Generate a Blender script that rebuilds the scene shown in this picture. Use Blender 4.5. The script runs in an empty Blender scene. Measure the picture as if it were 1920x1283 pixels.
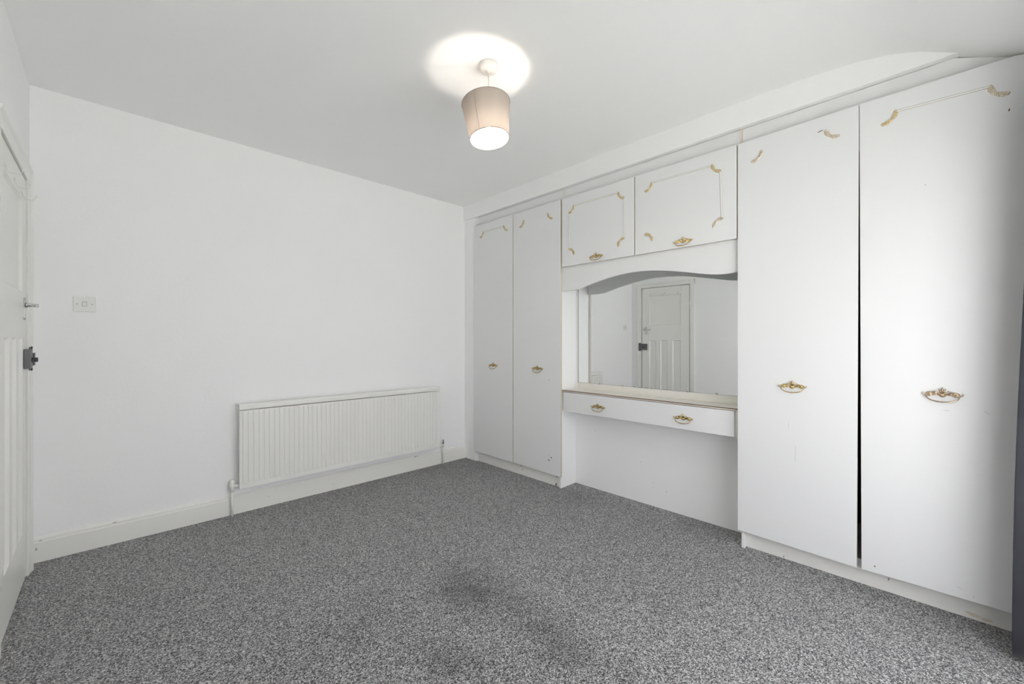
import bpy, bmesh, math, random
from mathutils import Vector, Matrix
random.seed(4)
PI = math.pi
scene = bpy.context.scene
COL = scene.collection

# ------------------------------------------------------------------ camera
TH = math.atan2(754.0, 777.6)            # the wardrobe direction lies this far left of the view axis
cam_d = bpy.data.cameras.new('camera'); cam = bpy.data.objects.new('camera', cam_d); COL.objects.link(cam)
cam.location = (0, 0, 1.2); cam.rotation_euler = (PI/2, 0, -TH)
cam_d.sensor_width = 36; cam_d.lens = 36*777.6/1920; cam_d.shift_y = -1.5/1920
cam_d.clip_start = 0.01
scene.camera = cam
# ------------------------------------------------------------------ light
scene.view_settings.view_transform = 'Standard'; scene.view_settings.look = 'None'
scene.view_settings.exposure = 0.13; scene.view_settings.gamma = 1.0
scene.view_settings.use_curve_mapping = False
SKY = 4.3
LAMP = 260.0        # radiance of the bulb
bounce_sun = bpy.data.lights.new('bounce_sun', 'SUN'); bounce_sun.energy = 60; bounce_sun.angle = 0.01; bounce_sun.color = (1.0, 0.98, 0.96)
bounce_sun_o = bpy.data.objects.new('bounce_sun', bounce_sun); COL.objects.link(bounce_sun_o)
bounce_sun_o.rotation_euler = (math.radians(-42), 0, math.radians(12)); bounce_sun_o.location = (1, 4, 6)   # added behind the house; lights the ground outside so its bounce lifts the ceiling
world = bpy.data.worlds.new('overcast_sky'); scene.world = world; world.use_nodes = True
bg = world.node_tree.nodes['Background']; bg.inputs[0].default_value = (0.955, 0.965, 1.0, 1); bg.inputs[1].default_value = SKY
WX0, WX1, WZ0, WZ1, WY = 0.28, 2.30, 0.15, 1.98, -0.45        # window opening in the front wall
po = bpy.data.lights.new('window_daylight', 'AREA'); po.shape = 'RECTANGLE'
po.size = WX1-WX0; po.size_y = WZ1-WZ0; po.cycles.is_portal = True
poo = bpy.data.objects.new('window_daylight', po); COL.objects.link(poo)
poo.location = ((WX0+WX1)/2, -0.60, (WZ0+WZ1)/2); poo.rotation_euler = (-PI/2, 0, PI)
scene.cycles.max_bounces = 14; scene.cycles.diffuse_bounces = 10
scene.cycles.sample_clamp_indirect = 6

# ------------------------------------------------------------------ materials
def mat(name, color, rough=0.6, metal=0.0, spec=0.5, bump=None, vary=0.0, vscale=3.0, emit=None, trans=None):
    m = bpy.data.materials.new(name); m.use_nodes = True
    nt = m.node_tree; N = nt.nodes; L = nt.links; b = N['Principled BSDF']
    b.inputs['Base Color'].default_value = (*color, 1); b.inputs['Roughness'].default_value = rough
    b.inputs['Metallic'].default_value = metal; b.inputs['Specular IOR Level'].default_value = spec
    tc = N.new('ShaderNodeTexCoord')
    if vary:
        n = N.new('ShaderNodeTexNoise'); n.inputs['Scale'].default_value = vscale; n.inputs['Detail'].default_value = 4
        L.new(tc.outputs['Object'], n.inputs['Vector'])
        mx = N.new('ShaderNodeMix'); mx.data_type = 'RGBA'
        mx.inputs[6].default_value = (*[c*(1-vary) for c in color], 1); mx.inputs[7].default_value = (*[min(1, c*(1+vary)) for c in color], 1)
        L.new(n.outputs['Fac'], mx.inputs[0]); L.new(mx.outputs[2], b.inputs['Base Color'])
    if bump:
        sc, strength, dist = bump
        n = N.new('ShaderNodeTexNoise'); n.inputs['Scale'].default_value = sc; n.inputs['Detail'].default_value = 3
        L.new(tc.outputs['Object'], n.inputs['Vector'])
        bp = N.new('ShaderNodeBump'); bp.inputs['Strength'].default_value = strength; bp.inputs['Distance'].default_value = dist
        L.new(n.outputs['Fac'], bp.inputs['Height']); L.new(bp.outputs[0], b.inputs['Normal'])
    if emit:
        b.inputs['Emission Color'].default_value = (*emit[0], 1); b.inputs['Emission Strength'].default_value = emit[1]
    return m

M = {}
M['wall'] = mat('wall_emulsion', (0.905, 0.905, 0.903), 0.75, spec=0.25, bump=(55, 0.35, 0.004), vary=0.012, vscale=2)
M['ceiling'] = mat('ceiling_emulsion', (0.92, 0.92, 0.918), 0.85, spec=0.2, bump=(9, 0.25, 0.004), vary=0.01)
M['gloss'] = mat('old_white_gloss_paint', (0.84, 0.835, 0.80), 0.32, bump=(30, 0.15, 0.003), vary=0.02, vscale=5)
M['radiator'] = mat('radiator_enamel', (0.83, 0.825, 0.79), 0.35, vary=0.01)
M['laminate'] = mat('white_laminate', (0.780, 0.780, 0.782), 0.42, spec=0.32, bump=(400, 0.05, 0.0005), vary=0.006)
M['lam_edge'] = mat('yellowed_lipping', (0.56, 0.51, 0.40), 0.5, vary=0.12, vscale=20)
M['plinth'] = mat('scuffed_plinth', (0.82, 0.81, 0.79), 0.45, vary=0.08, vscale=9)
M['panel'] = mat('painted_back_panel', (0.87, 0.87, 0.865), 0.5, vary=0.01)
M['worn'] = mat('worn_edge_strip', (0.72, 0.63, 0.53), 0.45, vary=0.10, vscale=14)
M['gilt_line'] = mat('tarnished_gilt_line', (0.47, 0.42, 0.33), 0.5)
M['top'] = mat('cream_table_top', (0.78, 0.755, 0.70), 0.35, vary=0.03, vscale=6)
M['dark'] = mat('dark_inside', (0.10, 0.075, 0.055), 0.8)
M['mirror'] = mat('mirror_silver', (0.86, 0.87, 0.865), 0.0, metal=1.0)
M['mirror_edge'] = mat('mirror_edge', (0.06, 0.065, 0.06), 0.3)
M['chrome'] = mat('chrome', (0.62, 0.62, 0.62), 0.16, metal=1.0)
M['black'] = mat('black_iron', (0.035, 0.036, 0.038), 0.38, metal=0.3)
M['grey'] = mat('dark_grey_japanned_metal', (0.14, 0.14, 0.145), 0.42, metal=0.3)
M['brass'] = mat('aged_brass', (0.56, 0.43, 0.22), 0.26, metal=1.0, vary=0.6, vscale=220)
M['copper'] = mat('reddish_brass', (0.50, 0.385, 0.275), 0.24, metal=1.0, vary=0.6, vscale=220)
M['switch'] = mat('cream_plastic', (0.81, 0.805, 0.785), 0.35)
M['plastic'] = mat('white_plastic', (0.80, 0.78, 0.75), 0.4)
M['cord'] = mat('white_flex', (0.72, 0.70, 0.66), 0.5)
M['chip'] = mat('bare_chipboard_chip', (0.16, 0.12, 0.07), 0.8)
M['chip_grey'] = mat('chipped_skirting_paint', (0.42, 0.39, 0.34), 0.8)
M['scuff'] = mat('grey_scuff', (0.55, 0.55, 0.56), 0.6)
M['velvet'] = mat('charcoal_velvet', (0.042, 0.043, 0.052), 0.9, spec=0.1, vary=0.2, vscale=6)
M['velvet'].node_tree.nodes['Principled BSDF'].inputs['Sheen Weight'].default_value = 0.7
M['velvet'].node_tree.nodes['Principled BSDF'].inputs['Sheen Roughness'].default_value = 0.4
M['ground'] = mat('pale_paving', (0.36, 0.37, 0.35), 0.9)
M['bulb'] = mat('bulb_glass', (1, 1, 1), 0.4, emit=((1.0, 0.93, 0.84), LAMP))

# antique cream-and-gold scroll: gold in the hollows, cream on the ridges
def scroll_mat(name, hi, lo, scale=330):
    m = mat(name, hi, 0.42, metal=0.15)
    nt = m.node_tree; N = nt.nodes; L = nt.links; b = N['Principled BSDF']
    tc = N.new('ShaderNodeTexCoord'); v = N.new('ShaderNodeTexVoronoi'); v.inputs['Scale'].default_value = scale
    L.new(tc.outputs['Object'], v.inputs['Vector'])
    r = N.new('ShaderNodeValToRGB'); r.color_ramp.elements[0].position = 0.15; r.color_ramp.elements[0].color = (*lo, 1)
    r.color_ramp.elements[1].position = 0.55; r.color_ramp.elements[1].color = (*hi, 1)
    L.new(v.outputs['Distance'], r.inputs[0]); L.new(r.outputs[0], b.inputs['Base Color'])
    return m
M['scroll'] = scroll_mat('gilded_cream_scroll', (0.62, 0.50, 0.30), (0.20, 0.12, 0.05), 260)
M['scroll_pale'] = scroll_mat('pale_worn_scroll', (0.68, 0.60, 0.48), (0.22, 0.15, 0.08), 260)

# carpet: twisted-pile flecks, dark trodden patches
def carpet():
    m = bpy.data.materials.new('grey_fleck_carpet'); m.use_nodes = True
    nt = m.node_tree; N = nt.nodes; L = nt.links; b = N['Principled BSDF']
    b.inputs['Roughness'].default_value = 0.95; b.inputs['Specular IOR Level'].default_value = 0.15
    b.inputs['Sheen Weight'].default_value = 0.25
    tc = N.new('ShaderNodeTexCoord')
    P = tc.outputs['Object']
    def math_(op, a, c=None, clamp=False):
        n = N.new('ShaderNodeMath'); n.operation = op; n.use_clamp = clamp
        for k, x in ((0, a), (1, c)):
            if x is None: continue
            if isinstance(x, (int, float)): n.inputs[k].default_value = x
            else: L.new(x, n.inputs[k])
        return n.outputs[0]
    wn = N.new('ShaderNodeTexNoise'); wn.inputs['Scale'].default_value = 90; L.new(P, wn.inputs['Vector'])
    off = N.new('ShaderNodeVectorMath'); off.operation = 'SCALE'; off.inputs['Scale'].default_value = 0.016
    L.new(wn.outputs['Color'], off.inputs[0])
    add = N.new('ShaderNodeVectorMath'); add.operation = 'ADD'; L.new(P, add.inputs[0]); L.new(off.outputs[0], add.inputs[1])
    v = N.new('ShaderNodeTexVoronoi'); v.inputs['Scale'].default_value = 310; v.inputs['Randomness'].default_value = 1.0
    L.new(add.outputs[0], v.inputs['Vector'])
    sep = N.new('ShaderNodeSeparateColor'); L.new(v.outputs['Color'], sep.inputs[0])
    n2 = N.new('ShaderNodeTexNoise'); n2.inputs['Scale'].default_value = 120; n2.inputs['Detail'].default_value = 2; L.new(P, n2.inputs['Vector'])
    mixv = math_('ADD', math_('MULTIPLY', sep.outputs[0], 0.72), math_('MULTIPLY', n2.outputs['Fac'], 0.38))
    ramp = N.new('ShaderNodeValToRGB'); e = ramp.color_ramp.elements
    e[0].position = 0.20; e[0].color = (0.012, 0.012, 0.013, 1); e[1].position = 0.88; e[1].color = (0.68, 0.68, 0.675, 1)
    k = ramp.color_ramp.elements.new(0.52); k.color = (0.128, 0.128, 0.130, 1)
    L.new(mixv, ramp.inputs[0])
    # trodden patches with a shape of their own
    big = N.new('ShaderNodeTexNoise'); big.inputs['Scale'].default_value = 7; big.inputs['Detail'].default_value = 4; L.new(P, big.inputs['Vector'])
    tot = None
    spots = [(1.30, 1.66, .17, .55), (1.25, 1.50, .17, .6), (1.18, 1.62, .13, .35), (1.30, 1.29, .13, .4), (1.29, 1.12, .13, .6), (1.28, 1.00, .11, .55),
             (0.905, 1.345, .10, .5), (0.92, 1.25, .11, .5), (1.30, 0.78, .12, .4), (0.80, 1.72, .2, .22), (2.58, 1.95, .20, .45), (2.75, 1.05, .16, .45),
             (2.15, 0.46, .14, .16), (0.55, 1.55, .3, .2), (1.9, 1.0, .3, .12), (2.35, 3.2, .3, .25), (0.95, 1.0, .2, .2), (0.1, 2.4, .3, .15), (2.58, 0.2, .14, .22), (2.55, -0.1, .2, .4)]
    for x, y, r, a in spots:
        d = N.new('ShaderNodeVectorMath'); d.operation = 'DISTANCE'; L.new(P, d.inputs[0]); d.inputs[1].default_value = (x, y, 0); r = r*1.3
        dd = math_('ADD', math_('DIVIDE', d.outputs['Value'], r), math_('MULTIPLY', big.outputs['Fac'], 1.1))
        g = math_('MULTIPLY', math_('SUBTRACT', 1.62, dd, True), a*0.68)
        tot = g if tot is None else math_('ADD', tot, g)
    shade = math_('SUBTRACT', 1.0, math_('MULTIPLY', math_('MINIMUM', tot, 0.8), 0.72))
    mul = N.new('ShaderNodeVectorMath'); mul.operation = 'SCALE'; L.new(ramp.outputs[0], mul.inputs[0]); L.new(shade, mul.inputs['Scale'])
    L.new(mul.outputs[0], b.inputs['Base Color'])
    bp = N.new('ShaderNodeBump'); bp.inputs['Strength'].default_value = 0.8; bp.inputs['Distance'].default_value = 0.008
    L.new(mixv, bp.inputs['Height']); L.new(bp.outputs[0], b.inputs['Normal'])
    return m
M['carpet'] = carpet()

def shade_mat():
    m = bpy.data.materials.new('taupe_shade_fabric'); m.use_nodes = True
    nt = m.node_tree; N = nt.nodes; L = nt.links; b = N['Principled BSDF']; out = N['Material Output']
    b.inputs['Base Color'].default_value = (0.36, 0.315, 0.285, 1); b.inputs['Roughness'].default_value = 1.0; b.inputs['Specular IOR Level'].default_value = 0.0
    tr = N.new('ShaderNodeBsdfTranslucent'); tr.inputs[0].default_value = (0.60, 0.50, 0.42, 1)
    mx = N.new('ShaderNodeMixShader'); mx.inputs[0].default_value = SHADE_T
    L.new(b.outputs[0], mx.inputs[1]); L.new(tr.outputs[0], mx.inputs[2]); L.new(mx.outputs[0], out.inputs[0])
    return m
SHADE_T = 0.050
M['shade'] = shade_mat()
M['shade_rim'] = mat('taupe_rim_tape', (0.26, 0.23, 0.21), 1.0, spec=0.0)
M['shade_in'] = mat('white_shade_lining', (0.85, 0.82, 0.78), 0.8)

def glass_mat():
    m = bpy.data.materials.new('window_glass'); m.use_nodes = True
    nt = m.node_tree; N = nt.nodes; L = nt.links; out = N['Material Output']; N.remove(N['Principled BSDF'])
    t = N.new('ShaderNodeBsdfTransparent'); g = N.new('ShaderNodeBsdfGlossy'); g.inputs['Roughness'].default_value = 0.02
    mx = N.new('ShaderNodeMixShader'); mx.inputs[0].default_value = 0.06
    L.new(t.outputs[0], mx.inputs[1]); L.new(g.outputs[0], mx.inputs[2]); L.new(mx.outputs[0], out.inputs[0])
    return m
M['glass'] = glass_mat()

# ------------------------------------------------------------------ mesh helpers
def box(bm, x0, x1, y0, y1, z0, z1, mi=0):
    vs = [bm.verts.new(p) for p in ((x0,y0,z0),(x1,y0,z0),(x1,y1,z0),(x0,y1,z0),(x0,y0,z1),(x1,y0,z1),(x1,y1,z1),(x0,y1,z1))]
    for idx in ((0,3,2,1),(4,5,6,7),(0,1,5,4),(1,2,6,5),(2,3,7,6),(3,0,4,7)):
        f = bm.faces.new([vs[i] for i in idx]); f.material_index = mi
    return vs
def prism(bm, pts, axis, a, b, mi_side=0, mi_cap=0):
    """extrude a closed 2D outline between a and b along the axis"""
    def P(p, t):
        if axis == 'x': return (t, p[0], p[1])
        if axis == 'y': return (p[0], t, p[1])
        return (p[0], p[1], t)
    A = [bm.verts.new(P(p, a)) for p in pts]; B = [bm.verts.new(P(p, b)) for p in pts]; n = len(pts)
    f = bm.faces.new(A); f.material_index = mi_cap
    f = bm.faces.new(B[::-1]); f.material_index = mi_cap
    for i in range(n):
        f = bm.faces.new((A[i], B[i], B[(i+1) % n], A[(i+1) % n])); f.material_index = mi_side
def tube(bm, pts, rad, seg=10, mi=0, closed=False):
    """round tube through points; rad a number or one per point"""
    pts = [Vector(p) for p in pts]; n = len(pts); rings = []
    axis_n = (pts[0]-pts[n//3]).cross(pts[0]-pts[2*n//3]).normalized() if closed else None
    for i, p in enumerate(pts):
        if closed: t = pts[(i+1) % n]-pts[i-1]
        else: t = pts[min(i+1, n-1)]-pts[max(i-1, 0)]
        t.normalize()
        up = Vector((0,0,1)) if abs(t.z) < 0.9 else Vector((1,0,0))
        if closed: up = axis_n
        u = t.cross(up).normalized(); w = t.cross(u).normalized()
        r = rad[i] if isinstance(rad, (list, tuple)) else rad
        rings.append([bm.verts.new(p+u*math.cos(2*PI*k/seg)*r+w*math.sin(2*PI*k/seg)*r) for k in range(seg)])
    m = n if closed else n-1
    for i in range(m):
        a, b = rings[i], rings[(i+1) % n]
        for k in range(seg):
            f = bm.faces.new((a[k], a[(k+1) % seg], b[(k+1) % seg], b[k])); f.material_index = mi; f.smooth = True
    if not closed:
        bm.faces.new(rings[0][::-1]).material_index = mi; bm.faces.new(rings[-1]).material_index = mi
def lathe(bm, prof, seg=32, center=(0,0,0), axis='z', mi=0, closed=False):
    """prof: list of (radius, height)"""
    rings = []
    cx, cy, cz = center
    for r, h in prof:
        ring = []
        for k in range(seg):
            a = 2*PI*k/seg; c, s = math.cos(a)*r, math.sin(a)*r
            p = {'z': (cx+c, cy+s, cz+h), 'x': (cx+h, cy+c, cz+s), 'y': (cx+c, cy+h, cz+s)}[axis]
            ring.append(bm.verts.new(p))
        rings.append(ring)
    m = len(rings) if closed else len(rings)-1
    for i in range(m):
        a, b = rings[i], rings[(i+1) % len(rings)]
        for k in range(seg):
            f = bm.faces.new((a[k], a[(k+1) % seg], b[(k+1) % seg], b[k])); f.material_index = mi; f.smooth = True
    if not closed:
        if prof[0][0] > 1e-5: bm.faces.new(rings[0][::-1]).material_index = mi
        if prof[-1][0] > 1e-5: bm.faces.new(rings[-1]).material_index = mi
def ball(bm, c, r, sx=1, sy=1, sz=1, mi=0, u=10, v=7):
    g = bmesh.ops.create_uvsphere(bm, u_segments=u, v_segments=v, radius=r)
    for w in g['verts']: w.co = Vector((w.co.x*sx, w.co.y*sy, w.co.z*sz))+Vector(c)
    for w in g['verts']:
        for f in w.link_faces: f.material_index = mi; f.smooth = True

def link(name, bm, mats, parent=None, bevel=0.0, loc=None, label=None, seg=2):
    bmesh.ops.remove_doubles(bm, verts=bm.verts, dist=1e-6)
    bmesh.ops.recalc_face_normals(bm, faces=bm.faces)
    me = bpy.data.meshes.new(name)
    if loc:                                        # put the origin at the part itself
        bmesh.ops.translate(bm, verts=bm.verts, vec=-Vector(loc))
    bm.to_mesh(me); bm.free()
    for m in (mats if isinstance(mats, (list, tuple)) else [mats]): me.materials.append(M[m])
    o = bpy.data.objects.new(name, me); COL.objects.link(o)
    if parent: o.parent = parent
    if loc: o.location = Vector(loc)-(world_loc(parent) if parent else Vector((0,0,0)))
    elif parent: o.location = -world_loc(parent)
    if bevel:
        md = o.modifiers.new('bevel', 'BEVEL'); md.width = bevel; md.segments = seg; md.limit_method = 'ANGLE'; md.angle_limit = 0.7
    if label: o['label'] = label
    return o
def world_loc(o):
    v = Vector((0,0,0))
    while o: v += o.location; o = o.parent
    return v
def empty(name, loc, label, cat, group=None, kind=None):
    o = bpy.data.objects.new(name, None); COL.objects.link(o); o.location = loc; o.empty_display_size = 0.1
    return tag(o, label, cat, group, kind)
def tag(o, label=None, cat=None, group=None, kind=None):
    for k, v in (('label', label), ('category', cat), ('group', group), ('kind', kind)):
        if v: o[k] = v
    return o
nb = bmesh.new

# ------------------------------------------------------------------ the room shell
XL, YB, XR, YF, ZC = -0.312, 3.42, 3.22, WY, 2.584
XW = 2.62            # face of the fitted wardrobe doors
XB = 2.838           # back of the dressing-table recess

bm = nb(); box(bm, XL-0.12, XR+0.1, YF-0.12, YB+0.1, -0.12, 0.0)
tag(link('floor', bm, 'carpet'), 'grey flecked carpet with darker trodden patches', 'carpet', kind='structure')

# ceiling: flat, then curving down towards the window wall
prof = [(YB+0.1, ZC), (1.0, ZC), (0.75, 2.583), (0.55, 2.580), (0.40, 2.573), (0.28, 2.562), (0.167, 2.542), (0.07, 2.508), (-0.03, 2.455), (-0.12, 2.405), (-0.20, 2.366), (-0.28, 2.342), (-0.37, 2.328), (YF-0.12, 2.322)]
bm = nb()
prism(bm, prof+[(YF-0.12, 2.75), (YB+0.1, 2.75)], 'x', XL-0.1, XR+0.1)
o = link('ceiling', bm, 'ceiling'); tag(o, 'white ceiling, curving down towards the window side', 'ceiling', kind='structure')
for p in o.data.polygons: p.use_smooth = True
o.data.set_sharp_from_angle(angle=0.5)

bm = nb(); box(bm, XL-0.12, XR+0.1, YB, YB+0.1, 0, ZC+0.02)
tag(link('wall_back', bm, 'wall'), 'plain white textured wall behind the radiator', 'wall', kind='structure')

DY0, DY1, DZ = 2.492, 3.246, 2.022            # door opening in the left wall
bm = nb()
box(bm, XL-0.1, XL, YF-0.12, DY0, 0, 2.7); box(bm, XL-0.1, XL, DY1, YB, 0, 2.7); box(bm, XL-0.1, XL, DY0, DY1, DZ, 2.7)
tag(link('wall_left', bm, 'wall'), 'white wall holding the panelled door', 'wall', kind='structure')

bm = nb(); box(bm, XR, XR+0.1, YF-0.12, YB, 0, 2.6)
tag(link('wall_right', bm, 'wall'), 'wall behind the fitted wardrobes', 'wall', kind='structure')
bm = nb(); box(bm, XB, XR, 0.804, 2.149, 0, 2.44)      # shallow breast between the two wardrobes
tag(link('wall_recess', bm, 'panel'), 'white wall closing the knee space under the dressing table', 'wall', kind='structure')

bm = nb()
y0, y1 = YF-0.12, YF
box(bm, XL, WX0, y0, y1, 0, 2.6); box(bm, WX1, XR, y0, y1, 0, 2.6); box(bm, WX0, WX1, y0, y1, 0, WZ0); box(bm, WX0, WX1, y0, y1, WZ1, 2.6)
tag(link('wall_front', bm, 'wall'), 'white window wall behind the camera', 'wall', kind='structure')

# window in the front wall
win = empty('window_1', ((WX0+WX1)/2, YF-0.08, WZ0), 'white framed three-light window lighting the room from behind the camera', 'window', kind='structure')
bm = nb(); ya, yb = YF-0.10, YF-0.05
box(bm, WX0, WX1, ya, yb, WZ0, WZ0+0.045); box(bm, WX0, WX1, ya, yb, WZ1-0.045, WZ1)
n = 3; w = (WX1-WX0)/n
for i in range(n+1):
    x = WX0+i*w; box(bm, max(WX0, x-0.022), min(WX1, x+0.022), ya, yb, WZ0, WZ1)
link('window_frame', bm, 'gloss', win)
for i in range(n):
    bm = nb(); box(bm, WX0+i*w+0.022, WX0+(i+1)*w-0.022, YF-0.078, YF-0.074, WZ0+0.045, WZ1-0.045)
    link('pane', bm, 'glass', win)
bm = nb(); box(bm, WX0-0.02, WX1+0.02, YF-0.05, YF+0.04, WZ0-0.025, WZ0)
link('window_sill', bm, 'gloss', win, bevel=0.006)
bm = nb(); box(bm, -14, 18, -22, YF-0.6, -2.9, -2.8)
tag(link('ground', bm, 'ground'), 'pale paved ground outside, one floor below the window', 'ground', kind='structure')

# boxed-in bulkhead over the wardrobes (real ceiling line follows the ceiling)
def ceil_z(y):
    for (ya, za), (yb, zb) in zip(prof, prof[1:]):
        if yb <= y <= ya: return za+(zb-za)*(y-ya)/(yb-ya)
    return prof[-1][1]
bm = nb()
top = [(y, z+0.01) for y, z in prof if YF < y < YB]
ylow = -0.04
pts = [(YB, 2.441)]+[(YB, ZC+0.01)]+top[0:]
pts = [(YB, 2.441), (YB, ZC+0.01)]+[(y, z) for y, z in top if y > ylow]+[(-0.056, 2.441)]
prism(bm, pts, 'x', XW, XR)
o = link('trim_1', bm, 'wall'); tag(o, 'boxed white bulkhead running above all the wardrobes up to the ceiling', 'bulkhead', kind='structure')
bm = nb(); box(bm, XW-0.0015, XW, 1.472, 1.475, 2.441, ZC)      # board joint
link('board_joint', bm, 'wall', o)
bm = nb(); box(bm, 2.634, XR, 3.243, YB, 0, 2.441)
tag(link('trim_2', bm, 'wall'), 'narrow white boxed strip between the corner and the leftmost wardrobe door', 'panel', kind='structure')

# skirting boards
def skirting(bm, a, b, face, inward):
    """profile swept along x (back wall) or y (left wall)"""
    t = 0.019; z = 0.135
    pr = [(0, 0), (t, 0), (t, z-0.028), (t-0.004, z-0.022), (t-0.004, z-0.012), (t-0.011, z-0.003), (0.004, z), (0, z)]
    if face == 'y': prism(bm, [(inward[0]-p, q) for p, q in pr], 'x', a, b)
    else: prism(bm, [(inward[0]+p, q) for p, q in pr], 'y', a, b)
bm = nb()
pr = [(0, 0), (0.019, 0), (0.019, 0.107), (0.015, 0.113), (0.015, 0.123), (0.008, 0.132), (0.003, 0.135), (0, 0.135)]
prism(bm, [(YB-p, q) for p, q in pr], 'x', XL, 2.634)
tag(link('baseboard_back', bm, 'gloss'), 'chipped white gloss skirting board below the radiator', 'skirting board', kind='structure')
bm = nb(); prism(bm, [(XL+p, q) for p, q in pr], 'y', YF, 2.43)
tag(link('baseboard_left', bm, 'gloss'), 'white gloss skirting board on the door wall', 'skirting board', kind='structure')

# ------------------------------------------------------------------ the door in the left wall
door = empty('door_1', (XL, (DY0+DY1)/2, 0), 'off-white gloss door with one panel over three tall ones, black lock and chrome lever', 'door', kind='structure')
LY0, LY1, LX1, LX0 = 2.500, 3.237, -0.307, -0.347
rec = 0.011
bm = nb()
stile_y = [(LY0, 2.625), (3.118, LY1)]
for a, b in stile_y: box(bm, LX0, LX1, a, b, 0.008, 2.015)
box(bm, LX0, LX1, 2.625, 3.118, 1.895, 2.015); box(bm, LX0, LX1, 2.625, 3.118, 1.215, 1.443); box(bm, LX0, LX1, 2.625, 3.118, 0.008, 0.252)
for a, b in ((2.750, 2.824), (2.938, 3.005)): box(bm, LX0, LX1, a, b, 0.252, 1.215)
leaf = link('door_leaf', bm, 'gloss', door, bevel=0.0015)
for a, b, z0, z1 in ((2.625, 3.118, 1.443, 1.895), (2.625, 2.750, 0.252, 1.215), (2.824, 2.938, 0.252, 1.215), (3.005, 3.118, 0.252, 1.215)):
    bm = nb()
    box(bm, LX0+0.008, LX1-rec, a-0.004, b+0.004, z0-0.004, z1+0.004)
    link('panel', bm, 'gloss', leaf)
    bm = nb()                                     # ovolo bead round the panel
    s = 0.010
    for (p, q, r, t) in ((a, a+s, z0, z1), (b-s, b, z0, z1)):
        lo = (a, a+s) if p == a else (b, b-s)
        prism(bm, [(LX1-rec, lo[1]), (LX1-rec, lo[0]), (LX1-0.001, lo[0])], 'z', z0, z1)
    prism(bm, [(LX1-rec, z0+s), (LX1-rec, z0), (LX1-0.001, z0)], 'y', a, b)
    prism(bm, [(LX1-rec, z1-s), (LX1-rec, z1), (LX1-0.001, z1)], 'y', a, b)
    link('panel_bead', bm, 'gloss', leaf)
# architrave: moulded casing
bm = nb()
def casing(bm, y0, y1):
    inner, outer = (y0, y1)
    s = 1 if outer > inner else -1
    pr = [(-0.32, inner), (XL+0.013, inner), (XL+0.016, inner+s*0.012), (XL+0.018, inner+s*0.040), (XL+0.025, outer-s*0.012), (XL+0.025, outer), (-0.32, outer)]
    return pr
prism(bm, casing(bm, DY1, 3.312), 'z', 0, 2.088)
prism(bm, [(min(p, XL+0.017), q) for p, q in casing(bm, DY0, 2.428)], 'z', 0, 2.088)
pr = [(p, DZ+(q-DY1)) for p, q in casing(bm, DY1, 3.312)]
prism(bm, pr, 'y', 2.428, 3.312)
link('architrave', bm, 'gloss', door, bevel=0.0015)
bm = nb()                                         # jamb lining behind the leaf
box(bm, XL-0.09, -0.349, DY0-0.004, DY0+0.018, 0, DZ); box(bm, XL-0.09, -0.349, DY1-0.018, DY1+0.004, 0, DZ); box(bm, XL-0.09, -0.349, DY0, DY1, DZ-0.018, DZ+0.004)
link('door_lining', bm, 'gloss', door)
bm = nb(); box(bm, XL-0.12, XL-0.10, DY0-0.05, DY1+0.05, 0, DZ+0.05)
link('landing_dark', bm, 'dark', door)
for z in (1.72, 0.30):
    bm = nb(); tube(bm, [(LX1+0.004, LY0-0.003, z-0.045), (LX1+0.004, LY0-0.003, z+0.045)], 0.006, 10)
    ball(bm, (LX1+0.004, LY0-0.003, z+0.048), 0.007); ball(bm, (LX1+0.004, LY0-0.003, z-0.048), 0.007)
    link('hinge', bm, 'gloss', door, label='white painted butt hinge')
# chrome lever on a back plate
bm = nb()
prism(bm, [(3.171+0.021*math.cos(a)*1.0, 1.362+0.056*(1 if math.sin(a) > 0 else -1)*min(1, abs(math.sin(a))*1.35)) for a in [2*PI*(k+0.5)/24 for k in range(24)]], 'x', LX1, LX1+0.005)
link('lever_plate', bm, 'chrome', door, bevel=0.001, label='chrome handle back plate')
bm = nb()
lathe(bm, [(0.0, 0), (0.013, 0), (0.013, 0.006), (0.009, 0.010), (0.009, 0.030), (0.010, 0.042), (0.0, 0.044)], 16, (LX1+0.005, 3.178, 1.380), 'x')
tube(bm, [(LX1+0.038, 3.182, 1.380), (LX1+0.040, 3.15, 1.379), (LX1+0.041, 3.12, 1.377), (LX1+0.040, 3.082, 1.374), (LX1+0.038, 3.074, 1.374)], [0.0085, 0.009, 0.008, 0.0085, 0.004], 12)
link('lever_handle', bm, 'chrome', door, label='chrome lever handle')
for z in (1.408+0.002, 1.314):
    bm = nb(); ball(bm, (LX1+0.005, 3.171, z), 0.0035, 0.5); link('plate_screw', bm, 'chrome', door)
# dark rim lock and keep
bm = nb(); box(bm, LX1, LX1+0.024, 3.150, 3.228, 1.062, 1.160)
link('rim_lock', bm, 'grey', door, bevel=0.003, label='dark grey rim lock body')
bm = nb()
lathe(bm, [(0.0, 0), (0.013, 0), (0.014, 0.003), (0.011, 0.004), (0.012, 0.020), (0.0, 0.021)], 14, (LX1+0.024, 3.200, 1.106), 'x')
link('lock_snib', bm, 'black', door, bevel=0.001, label='black snib knob')
bm = nb()
box(bm, XL+0.014, XL+0.034, 3.250, 3.282, 1.075, 1.140); box(bm, XL+0.014, XL+0.020, 3.248, 3.290, 1.050, 1.170)
link('lock_keep', bm, 'grey', door, bevel=0.0015, label='dark grey lock keep on the frame')
for z in (1.055, 1.166):
    bm = nb(); lathe(bm, [(0.0, 0), (0.008, 0), (0.007, 0.004), (0.0, 0.006)], 12, (LX1+0.013, 3.20, z-0.0) if False else (XL+0.020, 3.268, z), 'x'); link('keep_screw', bm, 'black', door)
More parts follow.
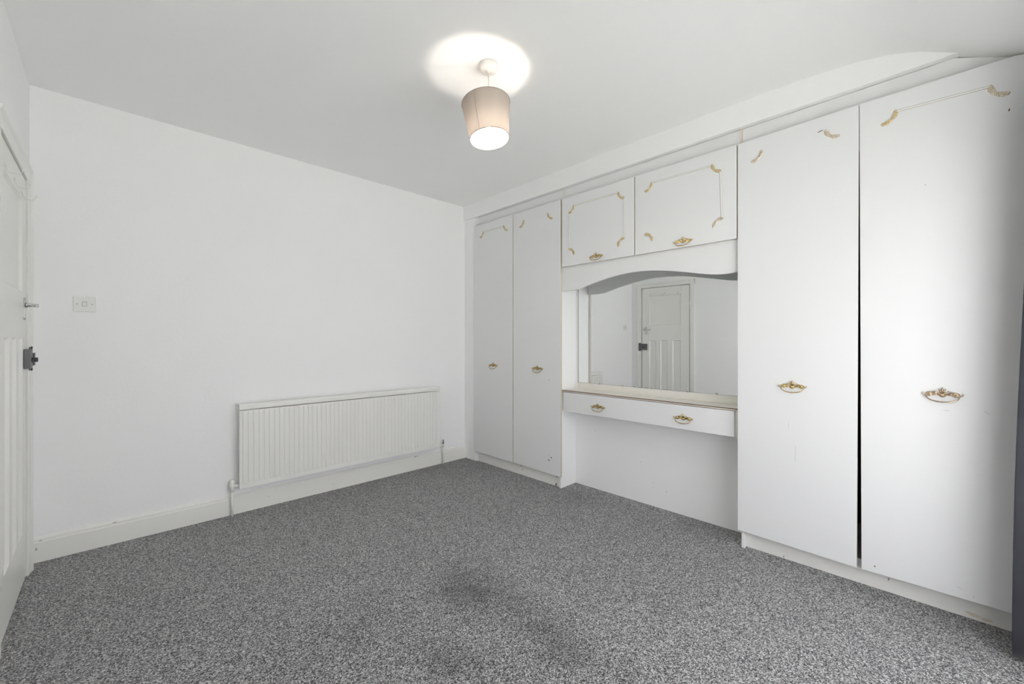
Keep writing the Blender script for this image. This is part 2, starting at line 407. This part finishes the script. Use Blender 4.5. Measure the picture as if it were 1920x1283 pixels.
# painted-over coat hooks on the top rail
for y in (2.662, 2.880, 3.098):
    bm = nb()
    lathe(bm, [(0.0, 0), (0.010, 0), (0.009, 0.004), (0.0, 0.005)], 12, (LX1, y, 1.925), 'x')
    pts = []
    for k in range(13):
        a = PI+PI*k/12*0.95
        pts.append((LX1+0.026+0.022*math.cos(a), y, 1.915+0.022*math.sin(a)))
    tube(bm, [(LX1+0.002, y, 1.925)]+pts, 0.0026, 8); ball(bm, pts[-1], 0.0055)
    link('coat_hook', bm, 'gloss', door, label='small white painted coat hook')

# ------------------------------------------------------------------ light switch
sw = empty('light_switch', (-0.104, YB, 1.412), 'cream single light switch on the back wall beside the door', 'light switch')
bm = nb(); box(bm, -0.104-0.046, -0.104+0.046, YB-0.009, YB, 1.368, 1.456)
link('face_plate', bm, 'switch', sw, bevel=0.004, seg=3)
bm = nb(); prism(bm, [(YB-0.009, 1.401), (YB-0.0125, 1.401), (YB-0.016, 1.423), (YB-0.009, 1.424)], 'x', -0.1125, -0.0955)
link('rocker', bm, 'plastic', sw, bevel=0.001)
bm = nb()
for a, b, c, d in ((-0.1140, -0.1125, 1.399, 1.426), (-0.0955, -0.0945, 1.399, 1.426), (-0.1140, -0.0945, 1.424, 1.426), (-0.1140, -0.0945, 1.400, 1.401)):
    box(bm, a, b, YB-0.0094, YB-0.006, c, d)
link('rocker_gap', bm, 'grey', sw)
for s in (-1, 1):
    bm = nb(); lathe(bm, [(0.0, -0.0012), (0.0028, -0.0008), (0.0034, 0)], 12, (-0.104+s*0.0305, YB-0.009, 1.412), 'y'); link('screw', bm, 'chrome', sw)

# ------------------------------------------------------------------ radiator
rad = empty('radiator', (1.452, YB, 0), 'long white ribbed panel radiator low on the back wall', 'radiator')
RX0, RX1, RY, RZ0, RZ1 = 0.637, 2.268, 3.332, 0.186, 0.722
bm = nb()
nr = 49; pitch = (RX1-RX0-0.03)/nr
xs = []
for i in range(nr):
    x = RX0+0.015+i*pitch
    xs += [(x+pitch*0.06, 0.006), (x+pitch*0.20, 0.0), (x+pitch*0.80, 0.0), (x+pitch*0.94, 0.006)]
xs = [(RX0, 0.001)]+xs+[(RX1, 0.001)]
zrows = [(RZ0, 1), (RZ0+0.030, 1), (RZ0+0.042, 0), (RZ1-0.020, 0), (RZ1-0.008, 1), (RZ1, 1)]
grid = []
for z, flat in zrows:
    grid.append([bm.verts.new((x, RY+(0.002 if flat else d), z)) for x, d in xs])
for i in range(len(grid)-1):
    for j in range(len(xs)-1): bm.faces.new((grid[i][j], grid[i][j+1], grid[i+1][j+1], grid[i+1][j]))
bx = [bm.verts.new((RX0, RY+0.02, RZ0)), bm.verts.new((RX1, RY+0.02, RZ0)), bm.verts.new((RX1, RY+0.02, RZ1)), bm.verts.new((RX0, RY+0.02, RZ1))]
bm.faces.new(bx)
bm.faces.new([bx[0]]+[grid[i][0] for i in range(len(grid))]+[bx[3]])
bm.faces.new([bx[1]]+[grid[i][-1] for i in range(len(grid))]+[bx[2]])
bm.faces.new([bx[0]]+grid[0]+[bx[1]]); bm.faces.new([bx[3]]+grid[-1]+[bx[2]])
link('ribbed_panel', bm, 'radiator', rad)
bm = nb()          # rolled top casing
prism(bm, [(RY-0.006, 0.730), (RY-0.006, 0.757), (RY+0.000, 0.763), (RY+0.050, 0.766), (RY+0.052, 0.750), (RY, 0.750), (RY-0.002, 0.730)], 'x', RX0-0.002, RX1+0.002)
link('top_casing', bm, 'radiator', rad, bevel=0.001)
bm = nb(); box(bm, RX0+0.01, RX1-0.01, RY+0.020, RY+0.034, RZ0+0.01, RZ1)
link('back_panel', bm, 'radiator', rad)
for x in (RX0+0.22, RX1-0.22):
    bm = nb(); box(bm, x-0.015, x+0.015, RY+0.034, YB, 0.26, 0.66); link('wall_bracket', bm, 'radiator', rad)
bm = nb()         # left valve and pipe
px, py = 0.601, 3.372
tube(bm, [(px, py, 0.0), (px, py, 0.176)], 0.0078, 12)
link('pipe', bm, 'gloss', rad)
bm = nb(); lathe(bm, [(0.0, 0.166), (0.012, 0.168), (0.0125, 0.190), (0.015, 0.194), (0.016, 0.214), (0.013, 0.218), (0.014, 0.222), (0.013, 0.240), (0.009, 0.246), (0.0, 0.247)], 16, (px, py, 0))
tube(bm, [(px, py, 0.205), (0.642, py-0.012, 0.205)], 0.008, 12)
lathe(bm, [(0.0, 0), (0.0135, 0.001), (0.0135, 0.014), (0.0, 0.015)], 6, (0.617, py-0.005, 0.205), 'x')
link('valve', bm, 'gloss', rad)
bm = nb(); px2 = 2.335
tube(bm, [(px2, py, 0.0), (px2, py, 0.176)], 0.0078, 12); link('pipe', bm, 'gloss', rad)
bm = nb(); lathe(bm, [(0.0, 0.166), (0.0115, 0.168), (0.0115, 0.196), (0.008, 0.199), (0.0, 0.2)], 14, (px2, py, 0))
tube(bm, [(px2, py, 0.190), (2.264, py-0.012, 0.190)], 0.008, 12)
lathe(bm, [(0.0, 0), (0.013, 0.001), (0.013, 0.012), (0.0, 0.013)], 6, (px2-0.034, py-0.006, 0.190), 'x')
link('valve', bm, 'gloss', rad)
bm = nb(); lathe(bm, [(0.0, 0.199), (0.008, 0.200), (0.008, 0.208), (0.005, 0.210), (0.006, 0.228), (0.003, 0.240), (0.0, 0.241)], 12, (px2, py, 0))
link('valve_spindle', bm, 'grey', rad, label='bare dark metal valve spindle')

# ------------------------------------------------------------------ ceiling pendant
LX, LY = 1.362, 1.573
pen = empty('pendant_light', (LX, LY, ZC), 'lit pendant lamp with tapered taupe fabric shade hanging from the ceiling', 'ceiling lamp')
bm = nb(); lathe(bm, [(0.0, 0.0), (0.048, 0.0), (0.0475, -0.020), (0.044, -0.027), (0.030, -0.031), (0.010, -0.033), (0.008, -0.042), (0.0, -0.042)], 36, (LX, LY, ZC))
link('ceiling_rose', bm, 'plastic', pen)
bm = nb(); tube(bm, [(LX, LY, ZC-0.04), (LX+0.001, LY, ZC-0.10), (LX-0.001, LY, ZC-0.16), (LX-0.004, LY+0.002, ZC-0.22), (LX-0.002, LY, 2.33)], 0.0028, 8)
link('flex', bm, 'cord', pen)
SC = Vector((LX-0.004, LY+0.002, 2.301)); tilt = Matrix.Rotation(math.radians(-6.0), 3, Vector((0.695, 0.72, 0)))  @ Matrix.Rotation(math.radians(-6.0), 3, Vector((0.72, -0.695, 0)))
def tilted(bm):
    for v in bm.verts: v.co = tilt @ v.co+SC
RT, RB_, HH = 0.121, 0.097, 0.093
bm = nb(); lathe(bm, [(RT, HH), (RB_, -HH)], 64); tilted(bm)
bm.faces.ensure_lookup_table()
for f in [f for f in bm.faces if len(f.verts) > 4]: bm.faces.remove(f)
link('lamp_shade', bm, 'shade', pen)
bm = nb()
for r, h in ((RT, HH), (RB_, -HH)):
    bm = nb(); tube(bm, [(r*math.cos(2*PI*k/48), r*math.sin(2*PI*k/48), h) for k in range(48)], 0.0016, 6, closed=True)
    tilted(bm); link('shade_ring', bm, 'shade_rim', pen)
bm = nb()
a = math.radians(200)
p0 = Vector((RT*math.cos(a), RT*math.sin(a), HH))*1.004; p1 = Vector((RB_*math.cos(a), RB_*math.sin(a), -HH))*1.004
tube(bm, [p0, p1], 0.0011, 6); tilted(bm)
link('shade_seam', bm, 'shade', pen)
bm = nb()
for k in range(3):
    a = 2*PI*k/3+0.3
    tube(bm, [(0.018*math.cos(a), 0.018*math.sin(a), 0.04), (RT*0.99*math.cos(a), RT*0.99*math.sin(a), HH)], 0.0014, 6)
tube(bm, [(0.019*math.cos(2*PI*k/20), 0.019*math.sin(2*PI*k/20), 0.04) for k in range(20)], 0.0018, 6, closed=True)
tilted(bm); link('shade_spider', bm, 'plastic', pen)
bm = nb(); lathe(bm, [(0.0, 0.068), (0.009, 0.066), (0.017, 0.050), (0.018, -0.010), (0.015, -0.022), (0.0, -0.022)], 20); tilted(bm)
link('lamp_holder', bm, 'plastic', pen)
bm = nb(); lathe(bm, [(0.0, -0.020), (0.010, -0.022), (0.011, -0.050), (0.015, -0.060), (0.019, -0.070), (0.0185, -0.081), (0.012, -0.089), (0.0, -0.092)], 24); tilted(bm)
link('bulb', bm, 'bulb', pen)

# ------------------------------------------------------------------ fitted furniture: builders
DT = 0.018
def slab_door(name, parent, y_l, y_r, z_bl, z_br, z_tl, z_tr, x=XW, clip=None, edge='lam_edge', label=None, skew_l=0.0, skew_r=0.0):
    """y_l is the picture-left side (larger y)"""
    bm = nb()
    pts = [(y_r-skew_r, z_br), (y_l-skew_l, z_bl), (y_l, z_tl)]+([(clip[0], clip[1])] if clip else [])+[(y_r, z_tr)]
    prism(bm, pts, 'x', x, x+DT, 1, 0)
    yc = (y_l+y_r)/2
    return link(name, bm, ['laminate', edge], parent, bevel=0.0008, seg=1, loc=(x, yc, (z_bl+z_tl)/2), label=label)

def handle_mesh(style):
    """ornate back plate with crown, rosettes, curled tips and a swinging bail; faces -x, y runs sideways"""
    bm = nb(); s = 1.0
    upper = [(0.0, 0.012), (0.010, 0.011), (0.018, 0.006), (0.028, 0.011), (0.038, 0.0125), (0.049, 0.009), (0.054, 0.002)]
    lower = [(0.049, -0.006), (0.038, -0.010), (0.028, -0.006), (0.018, -0.003), (0.010, -0.008), (0.0, -0.010)]
    right = upper+lower
    outl = right+[(-y, z) for y, z in right[::-1] if y > 0]
    A = [bm.verts.new((0, y, z)) for y, z in outl]; B = [bm.verts.new((-0.004, y*0.96, z*0.86)) for y, z in outl]
    bm.faces.new(B); n = len(outl)
    for i in range(n): bm.faces.new((A[i], A[(i+1) % n], B[(i+1) % n], B[i]))
    for sg in (-1, 1):
        lathe(bm, [(0.0, -0.010), (0.003, -0.0095), (0.0045, -0.006), (0.0065, -0.0075), (0.0092, -0.0065), (0.0100, 0.0)], 14, (0, sg*0.040, 0.001), 'x')
        tube(bm, [(-0.003, sg*0.048, 0.001), (-0.005, sg*0.055, -0.003), (-0.0055, sg*0.0605, -0.001), (-0.005, sg*0.0625, 0.005), (-0.004, sg*0.0595, 0.007)], [0.004, 0.0034, 0.0026, 0.0022, 0.0012], 8)
        # horned scrolls each side of the crown
        tube(bm, [(-0.004, sg*0.012, 0.000), (-0.006, sg*0.018, 0.000), (-0.006, sg*0.024, 0.006), (-0.0055, sg*0.023, 0.013), (-0.005, sg*0.018, 0.0155), (-0.005, sg*0.0155, 0.012)], [0.003, 0.003, 0.003, 0.0026, 0.002, 0.0012], 8)
        ball(bm, (-0.004, sg*0.030, 0.010), 0.004, 0.7)
        # crown leaf
        tube(bm, [(-0.005, sg*0.002, 0.008), (-0.006, sg*0.006, 0.016), (-0.005, sg*0.012, 0.026)], [0.0035, 0.0032, 0.0008], 8)
    tube(bm, [(-0.005, 0, 0.006), (-0.008, 0, 0.020), (-0.006, 0, 0.033)], [0.004, 0.0042, 0.0008], 8)
    ball(bm, (-0.004, 0, -0.001), 0.009, 0.55, 1.1, 0.8)      # scallop shell under the crown
    for k in range(-3, 4):
        a = k*0.36
        tube(bm, [(-0.0085, 0, 0.004), (-0.0085, math.sin(a)*0.006, -math.cos(a)*0.005), (-0.005, math.sin(a)*0.0105, -math.cos(a)*0.0115)], [0.001, 0.0014, 0.0016], 6)
    # bail
    pts = []; rr = []
    for k in range(25):
        t = -1+2*k/24
        y = 0.050*math.sin(t*PI/2); z = -0.005-0.0255*math.cos(t*PI/2)**0.8 if abs(t) < 1 else -0.005
        x = -0.006-0.016*math.cos(t*PI/2)**0.7 if abs(t) < 1 else -0.006
        pts.append((x, y, z)); rr.append(0.0020+0.0010*math.cos(t*PI/2))
    tube(bm, pts, rr, 8)
    ball(bm, (-0.022, 0, -0.0305), 0.0044, 0.9, 1.2, 0.9)
    for sg in (-1, 1):
        ball(bm, (-0.0218, sg*0.010, -0.030), 0.0036, 0.9, 0.6, 0.9); ball(bm, (-0.006, sg*0.050, -0.004), 0.0042)
    bmesh.ops.recalc_face_normals(bm, faces=bm.faces)
    me = bpy.data.meshes.new('bail_handle'); bm.to_mesh(me); bm.free(); me.materials.append(M[style])
    return me
HM = {k: handle_mesh(k) for k in ('brass', 'copper')}
def handle(parent, y, z, style='brass', x=XW, scale=1.0, label=None):
    o = bpy.data.objects.new('bail_handle', HM[style]); COL.objects.link(o); o.parent = parent
    o.location = Vector((x, y, z))-world_loc(parent); o.scale = (scale,)*3
    if label: o['label'] = label
    return o

def scroll_mesh(matname):
    """crescent acanthus scroll; local frame: hollow of the crescent faces +y +z (towards the frame corner)"""
    bm = nb(); n = 26; R = 0.046
    rings = []
    for i in range(n+1):
        t = i/n; a = PI+(PI/2)*(t*1.16-0.08)
        wdt = 0.0052+0.0046*abs(math.sin(2*PI*t))**0.7
        wdt *= 1+0.10*math.sin(t*44)
        if i in (0, n): wdt = 0.0015
        dep = 0.0058*(0.75+0.25*math.sin(PI*t))*(1+0.18*math.sin(t*44+1))
        cy, cz = 0.0, 0.0
        ring = []
        for k, (rad_, h) in enumerate(((-1, 0.0), (-0.85, 0.6), (-0.45, 1.0), (-0.1, 0.55), (0.25, 0.95), (0.8, 0.6), (1, 0.0))):
            r = R+rad_*wdt
            ring.append(bm.verts.new((-h*dep, r*math.cos(a), r*math.sin(a))))
        rings.append(ring)
    for a_, b_ in zip(rings, rings[1:]):
        for k in range(6): f = bm.faces.new((a_[k], b_[k], b_[k+1], a_[k+1])); f.smooth = True
    bm.faces.new(rings[0]); bm.faces.new(rings[-1][::-1])
    for t in (0.06, 0.48, 0.94):
        a = PI+(PI/2)*(t*1.16-0.08)
        ball(bm, (-0.004, R*math.cos(a), R*math.sin(a)), 0.0052 if t != 0.48 else 0.0042, 0.7)
    bmesh.ops.recalc_face_normals(bm, faces=bm.faces)
    me = bpy.data.meshes.new('corner_scroll'); bm.to_mesh(me); bm.free(); me.materials.append(M[matname])
    return me
SM = {k: scroll_mesh(k) for k in ('scroll', 'scroll_pale')}
def scroll(parent, y, z, corner, style='scroll', x=XW, turn=0.0, label=None):
    """y,z: the corner of the imaginary frame, the crescent bows away from it"""
    o = bpy.data.objects.new('corner_scroll', SM[style]); COL.objects.link(o); o.parent = parent
    o.location = Vector((x, y, z))-world_loc(parent)
    # crescent mesh occupies -y,-z from its corner = the picture's top-left corner of a frame
    rx = {'tl': 0.0, 'bl': -PI/2, 'br': PI, 'tr': PI/2}[corner]
    o.rotation_euler = (rx+turn, 0, 0)
    if label: o['label'] = label
    return o
def bead(parent, a, b, x=XW, label=None):
    """half-round bead strip between (y,z) points a and b with a fine gilt line"""
    bm = nb(); a3, b3 = Vector((x, *a)), Vector((x, *b)); d = (b3-a3).normalized(); s = Vector((1, 0, 0)).cross(d).normalized()
    pr = [(-0.0056, 0), (-0.0036, 0.0020), (0.0, 0.0042), (0.0036, 0.0020), (0.0056, 0)]
    A = [bm.verts.new(a3+s*p+Vector((-q, 0, 0))) for p, q in pr]; B = [bm.verts.new(b3+s*p+Vector((-q, 0, 0))) for p, q in pr]
    for k in range(4):
        f = bm.faces.new((A[k], A[k+1], B[k+1], B[k])); f.material_index = 1 if k in (0, 3) else 0
    bm.faces.new(A); bm.faces.new(B[::-1])
    return link('bead_strip', bm, ['laminate', 'gilt_line'], parent, label=label, loc=((a3+b3)/2))
def chip(parent, pts, style='chip', x=XW, name='paint_chip'):
    for (y, z, ry, rz, rot) in pts:
        bm = nb(); k = 9; o_ = []
        for i in range(k):
            a = 2*PI*i/k; r = 1+random.uniform(-.3, .3)
            u, v = ry*r*math.cos(a), rz*r*math.sin(a)
            o_.append((y+u*math.cos(rot)-v*math.sin(rot), z+u*math.sin(rot)+v*math.cos(rot)))
        prism(bm, o_, 'x', x-0.0004, x+0.0002)
        link(name, bm, style, parent)

ZT = 2.350; ZB = 0.100
# ---- left wardrobe
w1 = empty('wardrobe', (2.66, 2.70, 0), 'narrow two-door white fitted wardrobe in the far corner beside the radiator wall', 'wardrobe')
bm = nb(); box(bm, 2.640, XR-0.01, 2.150, 2.166, 0, 2.350); link('side_panel', bm, 'panel', w1)
bm = nb(); box(bm, 2.645, XR-0.01, 3.226, 3.242, 0, 2.441); link('side_panel', bm, 'panel', w1)
bm = nb(); box(bm, XR-0.02, XR-0.005, 2.166, 3.226, 0.05, 2.441); link('back_panel', bm, 'dark', w1)
bm = nb(); box(bm, 2.662, XR-0.02, 2.166, 3.226, 0.088, 0.104); link('bottom_panel', bm, 'panel', w1)
bm = nb(); box(bm, 2.655, 2.670, 2.166, 3.226, 0, 0.096); link('plinth', bm, 'plinth', w1, bevel=0.001)
bm = nb(); box(bm, 2.652, 2.667, 2.1495, 3.226, 2.345, 2.4375); link('top_filler', bm, 'laminate', w1, bevel=0.0008)
d = slab_door('door', w1, 3.244, 2.6935, 0.101, 0.103, 2.352, 2.347)
handle(d, 2.957, 0.968, label='brass drop handle')
scroll(d, 3.152, 2.268, 'tl'); scroll(d, 2.763, 2.268, 'tr'); bead(d, (3.106, 2.268), (2.809, 2.268))
chip(d, [(2.720, 2.330, .003, .003, 0)])
d = slab_door('door', w1, 2.6865, 2.137, 0.103, 0.097, 2.347, 2.350)
handle(d, 2.388, 0.964, label='brass drop handle')
scroll(d, 2.600, 2.262, 'tl'); scroll(d, 2.226, 2.262, 'tr')
chip(d, [(2.262, 0.876, .004, .004, 0), (2.238, 0.238, .0075, .005, .8), (2.262, 0.212, .0055, .010, -.5), (2.262, 0.252, .003, .002, 0), (2.225, 0.226, .002, .002, 0), (2.665, 2.322, .003, .003, 0)])
chip(w1, [(2.20, 0.085, .014, .006, -.7), (2.215, 0.012, .007, .016, .3), (2.62, 0.080, .010, .003, .2), (2.60, 0.05, .003, .008, .2), (2.171, 0.09, .006, .008, 0)], x=2.655)

# ---- right wardrobe
w2 = empty('wardrobe', (2.66, 0.27, 0), 'large two-door white fitted wardrobe next to the window curtain, doors gapping apart', 'wardrobe')
bm = nb(); box(bm, 2.642, XR-0.01, 0.787, 0.803, 0, 2.350); link('side_panel', bm, 'panel', w2)
bm = nb(); box(bm, 2.642, XR-0.01, -0.300, -0.284, 0, 2.33); link('side_panel', bm, 'panel', w2)
bm = nb(); box(bm, XR-0.02, XR-0.005, -0.284, 0.787, 0.05, 2.33); link('back_panel', bm, 'dark', w2)
bm = nb(); box(bm, 2.672, XR-0.02, -0.284, 0.787, 0.104, 0.120); link('bottom_panel', bm, 'panel', w2)
bm = nb(); box(bm, 2.672, 2.688, -0.284, 0.803, 0, 0.104)
link('plinth', bm, 'plinth', w2, bevel=0.001)
bm = nb(); box(bm, 2.669, 2.673, 0.800, 0.812, 0, 0.100); link('plinth_return', bm, 'laminate', w2)
bm = nb(); prism(bm, [(0.802, 2.345), (0.802, 2.4375), (0.03, 2.4375), (-0.04, 2.441), (-0.12, 2.405), (-0.20, 2.366), (-0.24, 2.352), (-0.24, 2.345)], 'x', 2.652, 2.667); link('top_filler', bm, 'laminate', w2, bevel=0.0008)
d = slab_door('door', w2, 0.8175, 0.2738, 0.104, 0.092, 2.345, 2.353, skew_r=-0.0085)
o = handle(d, 0.548, 0.958, label='brass drop handle')
scroll(d, 0.742, 2.266, 'tl', 'scroll_pale'); scroll(d, 0.357, 2.276, 'tr', 'scroll_pale', turn=-0.1)
chip(d, [(0.427, 2.279, .012, .003, -.2)])
chip(d, [(0.535, 0.60, .0012, .05, .02), (0.565, 0.75, .001, .03, 0)], 'scuff')
d = slab_door('door', w2, 0.2720, -0.268, 0.094, 0.099, 2.3545, 2.338, clip=(-0.214, 2.352), skew_l=0.0075)
d.rotation_euler = (-0.004*0, 0, 0)
handle(d, -0.008, 0.966, 'copper', label='darkened brass drop handle')
scroll(d, 0.188, 2.268, 'tl', 'scroll'); scroll(d, -0.193, 2.254, 'tr', 'scroll_pale'); bead(d, (0.142, 2.268), (-0.147, 2.256))
chip(d, [(0.216, 0.126, .003, .003, 0), (-0.196, 2.139, .0022, .006, 0), (0.045, 1.9, .0015, .0015, 0)])
chip(d, [(-0.021, 0.898, .010, .0012, -.1), (-0.133, 0.905, .007, .0012, .2), (-0.140, 0.898, .007, .001, .2), (-0.06, 0.14, .012, .001, .3), (-0.10, 0.12, .001, .008, 0)], 'scuff')
chip(w2, [(0.17, 0.062, .002, .008, .2), (-0.17, 0.086, .005, .004, 0), (0.79, 0.012, .002, .006, 0), (0.6, 0.01, .002, .006, 0)], x=2.672)
chip(w2, [(-0.10, 0.022, .022, .008, .1), (-0.14, 0.016, .016, .006, 0)], 'worn', x=2.672)

# ---- overhead cupboard with shaped pelmet
cup = empty('overhead_cupboard', (2.66, 1.47, 1.80), 'white two-door overhead cupboard with an arched pelmet, above the mirror', 'cupboard')
bm = nb(); box(bm, 2.642, XB-0.001, 2.126, 2.148, 1.80, 2.350); link('side_panel', bm, 'lam_edge', cup)
bm = nb(); box(bm, 2.642, XB-0.001, 0.805, 0.820, 1.80, 2.350); link('side_panel', bm, 'lam_edge', cup)
bm = nb(); box(bm, 2.655, XB-0.001, 0.820, 2.126, 1.787, 1.803); link('bottom_panel', bm, 'panel', cup)
bm = nb(); box(bm, 2.652, 2.667, 0.815, 2.117, 2.345, 2.4375); link('top_filler', bm, 'laminate', cup, bevel=0.0008)
bm = nb(); box(bm, 2.652, 2.667, 2.130, 2.149, 2.345, 2.4375); link('filler_return', bm, 'laminate', cup)
for y, w_, m_ in ((2.1235, 0.0065, 'top'), (0.809, 0.0055, 'worn')):
    bm = nb(); box(bm, 2.648, 2.667, y-w_, y+w_, 2.352, 2.439); link('filler_post', bm, m_, cup)
# pelmet outline
curve = [(2.145, 1.606), (2.06, 1.604), (2.01, 1.606), (1.97, 1.610), (1.93, 1.6205), (1.86, 1.638), (1.787, 1.653), (1.72, 1.666), (1.665, 1.674), (1.60, 1.681), (1.549, 1.685), (1.49, 1.687), (1.44, 1.686), (1.36, 1.681), (1.286, 1.671), (1.21, 1.658), (1.145, 1.645), (1.10, 1.635), (1.056, 1.625), (1.01, 1.616), (0.971, 1.609), (0.93, 1.6045), (0.891, 1.603), (0.85, 1.605), (0.807, 1.607)]
bm = nb(); prism(bm, curve+[(0.807, 1.80), (2.145, 1.80)], 'x', 2.642, 2.660)
link('arched_pelmet', bm, 'laminate', cup, bevel=0.001, label='white pelmet with an arched lower edge')
def cup_door(yl, yr, k):
    d = slab_door('door', cup, yl, yr, 1.799, 1.799, 2.347, 2.346)
    handle(d, (1.794, 1.138)[k], 1.836, label='brass drop handle', scale=0.97)
    return d
d = cup_door(2.124, 1.4805, 0)
L_, R_, T_, B_ = 2.050, 1.560, 2.266, 1.885
scroll(d, L_, T_, 'tl'); scroll(d, R_, T_, 'tr'); scroll(d, L_, B_, 'bl'); scroll(d, R_, B_, 'br')
bead(d, (L_-.046, T_), (R_+.046, T_)); bead(d, (L_, T_-.046), (L_, B_+.046)); bead(d, (R_, T_-.046), (R_, B_+.046))
d = cup_door(1.4745, 0.8235, 1)
L_, R_ = 1.398, 0.912
scroll(d, L_, T_, 'tl'); scroll(d, R_, T_, 'tr'); scroll(d, L_-0.004, B_-0.004, 'bl'); scroll(d, R_-0.006, B_+.002, 'br', 'scroll_pale', turn=0.15, label='pale worn scroll knocked out of line')
bead(d, (L_-.046, T_), (R_+.046, T_)); bead(d, (R_+0.002, T_-.050), (R_-.008, B_+.052), label='bead strip hanging loose')

# ---- mirror
mi = empty('mirror', (2.834, 1.475, 0.855), 'frameless wall mirror filling the recess over the dressing table', 'mirror')
bm = nb(); box(bm, 2.832, 2.837, 0.806, 2.117, 0.855, 1.785)
for f in bm.faces: f.material_index = 1 if f.calc_center_median().x > 2.8325 else 0
link('mirror_glass', bm, ['mirror', 'mirror_edge'], mi)
bm = nb(); box(bm, 2.8335, 2.838, 2.117, 2.1225, 0.853, 1.785); link('mirror_edge', bm, 'mirror_edge', mi)
for y in (1.907, 1.008):
    bm = nb(); lathe(bm, [(0.0, -0.007), (0.006, -0.005), (0.0085, 0.0)], 14, (2.832, y, 0.857), 'x'); link('mirror_clip', bm, 'chrome', mi)
for (y, r) in ((1.60, .010), (1.55, .018), (1.50, .02), (1.70, .012), (1.46, .012), (1.20, .008)):
    bm = nb(); k = [(y-r, 0.855), (y+r, 0.855), (y+r*.5, 0.8575), (y-r*.4, 0.8572)]
    prism(bm, k, 'x', 2.8315, 2.8321)
    link('silvering_damage', bm, 'mirror_edge', mi)

# ---- dressing table
dt = empty('dressing_table', (2.66, 1.47, 0.62), 'wall-hung white dressing table with a shallow drawer and two brass handles', 'dressing table')
bm = nb(); box(bm, 2.650, XB, 0.805, 2.148, 0.790, 0.803)
for f in bm.faces:
    if f.calc_center_median().x < 2.6501: f.material_index = 1
link('table_top', bm, ['top', 'worn'], dt, bevel=0.001)
bm = nb(); box(bm, 2.650, 2.656, 0.805, 2.146, 0.797, 0.8045)
link('edge_strip', bm, 'worn', dt, label='worn pinkish edge strip')
bm = nb(); box(bm, 2.829, XB-0.0005, 0.805, 2.1235, 0.803, 0.853); link('upstand', bm, 'top', dt, bevel=0.001)
bm = nb(); box(bm, 2.653, 2.670, 0.846, 2.138, 0.632, 0.786)
dr = link('drawer', bm, 'laminate', dt, bevel=0.0012)
handle(dr, 1.80, 0.700, x=2.653); handle(dr, 1.150, 0.702, x=2.653)
chip(dr, [(1.395, 0.705, .003, .0015, 0), (1.38, 0.707, .0015, .0015, 0)], 'scuff', x=2.653)
bm = nb(); box(bm, 2.670, XB-0.002, 0.86, 2.13, 0.640, 0.655); box(bm, 2.670, XB-0.002, 0.86, 0.875, 0.655, 0.78); box(bm, 2.670, XB-0.002, 2.115, 2.13, 0.655, 0.78)
link('drawer_box', bm, 'panel', dt)
bm = nb(); box(bm, 2.657, 2.69, 0.805, 0.843, 0.64, 0.788); link('end_batten', bm, 'top', dt)
bm = nb()
chips = [(1.95, 0.47, .014, .004, -.2), (1.55, 0.30, .004, .006, 0), (1.45, 0.17, .006, .004, 0), (1.35, 0.13, .005, .010, .4)]

rw = bpy.data.objects['wall_recess']
for (y, z, ry, rz, rot) in chips: chip(rw, [(y, z, ry*0.6, rz*0.6, rot)], 'scuff', x=XB)
bb = bpy.data.objects['baseboard_back']
for (x, z, a_, b_) in ((2.048, 0.121, .016, .004), (2.075, 0.112, .006, .004), (2.205, 0.06, .003, .003), (1.29, 0.05, .003, .003), (0.83, 0.07, .003, .003), (-0.27, 0.112, .006, .003), (-0.286, 0.075, .003, .008), (0.02, 0.125, .010, .002)):
    bm = nb(); k = 8
    prism(bm, [(x+a_*(1+random.uniform(-.3, .3))*math.cos(2*PI*i/k), z+b_*(1+random.uniform(-.3, .3))*math.sin(2*PI*i/k)) for i in range(k)], 'y', 3.4003-(0 if z < 0.107 else -0.0035), 3.402-(0 if z < 0.107 else -0.0035))
    link('paint_chip', bm, 'chip_grey', bb)

# ------------------------------------------------------------------ curtain at the window side
cur = empty('curtain', (2.50, -0.28, 0.02), 'charcoal velvet curtain gathered beside the right-hand wardrobe', 'curtain')
bm = nb()
nx, nz = 90, 30
def cur_pt(u, v):
    """u along the cloth, v from hem 0 to heading 1"""
    x = 2.435+0.150*u
    amp = (0.072-0.012*v)*(1-0.45*u)
    y = -0.262-0.032*v+amp*math.sin(u*2*PI*2.5+PI*0.42)+0.006*math.sin(u*9+v*5)
    x += 0.012*math.cos(u*2*PI*2.5+PI*0.42)*1.3
    x += 0.007*math.sin(v*3.0+u*4)
    return Vector((x, y, 0.015+2.16*v))
for th_ in (0,):
    g = [[bm.verts.new(cur_pt(i/nx, j/nz)) for i in range(nx+1)] for j in range(nz+1)]
    for j in range(nz):
        for i in range(nx):
            f = bm.faces.new((g[j][i], g[j][i+1], g[j+1][i+1], g[j+1][i])); f.smooth = True
o = link('curtain_cloth', bm, 'velvet', cur)
md = o.modifiers.new('thick', 'SOLIDIFY'); md.thickness = 0.004; md.offset = 0
bm = nb(); tube(bm, [(-0.20, -0.27, 2.20), (2.61, -0.27, 2.20)], 0.011, 14)
ball(bm, (-0.21, -0.27, 2.20), 0.02)
pole = link('curtain_pole', bm, 'grey'); tag(pole, 'dark metal curtain pole across the window wall', 'curtain pole')
for x in (0.0, 2.35):
    bm = nb(); box(bm, x-0.008, x+0.008, YF, -0.262, 2.193, 2.207)
    link('pole_bracket', bm, 'grey', pole)
for i in range(6):
    bm = nb(); x = 2.445+0.026*i
    tube(bm, [(x, -0.27+0.016*math.cos(2*PI*k/16), 2.198+0.016*math.sin(2*PI*k/16)) for k in range(16)], 0.002, 6, closed=True)
    link('curtain_ring', bm, 'grey', cur)
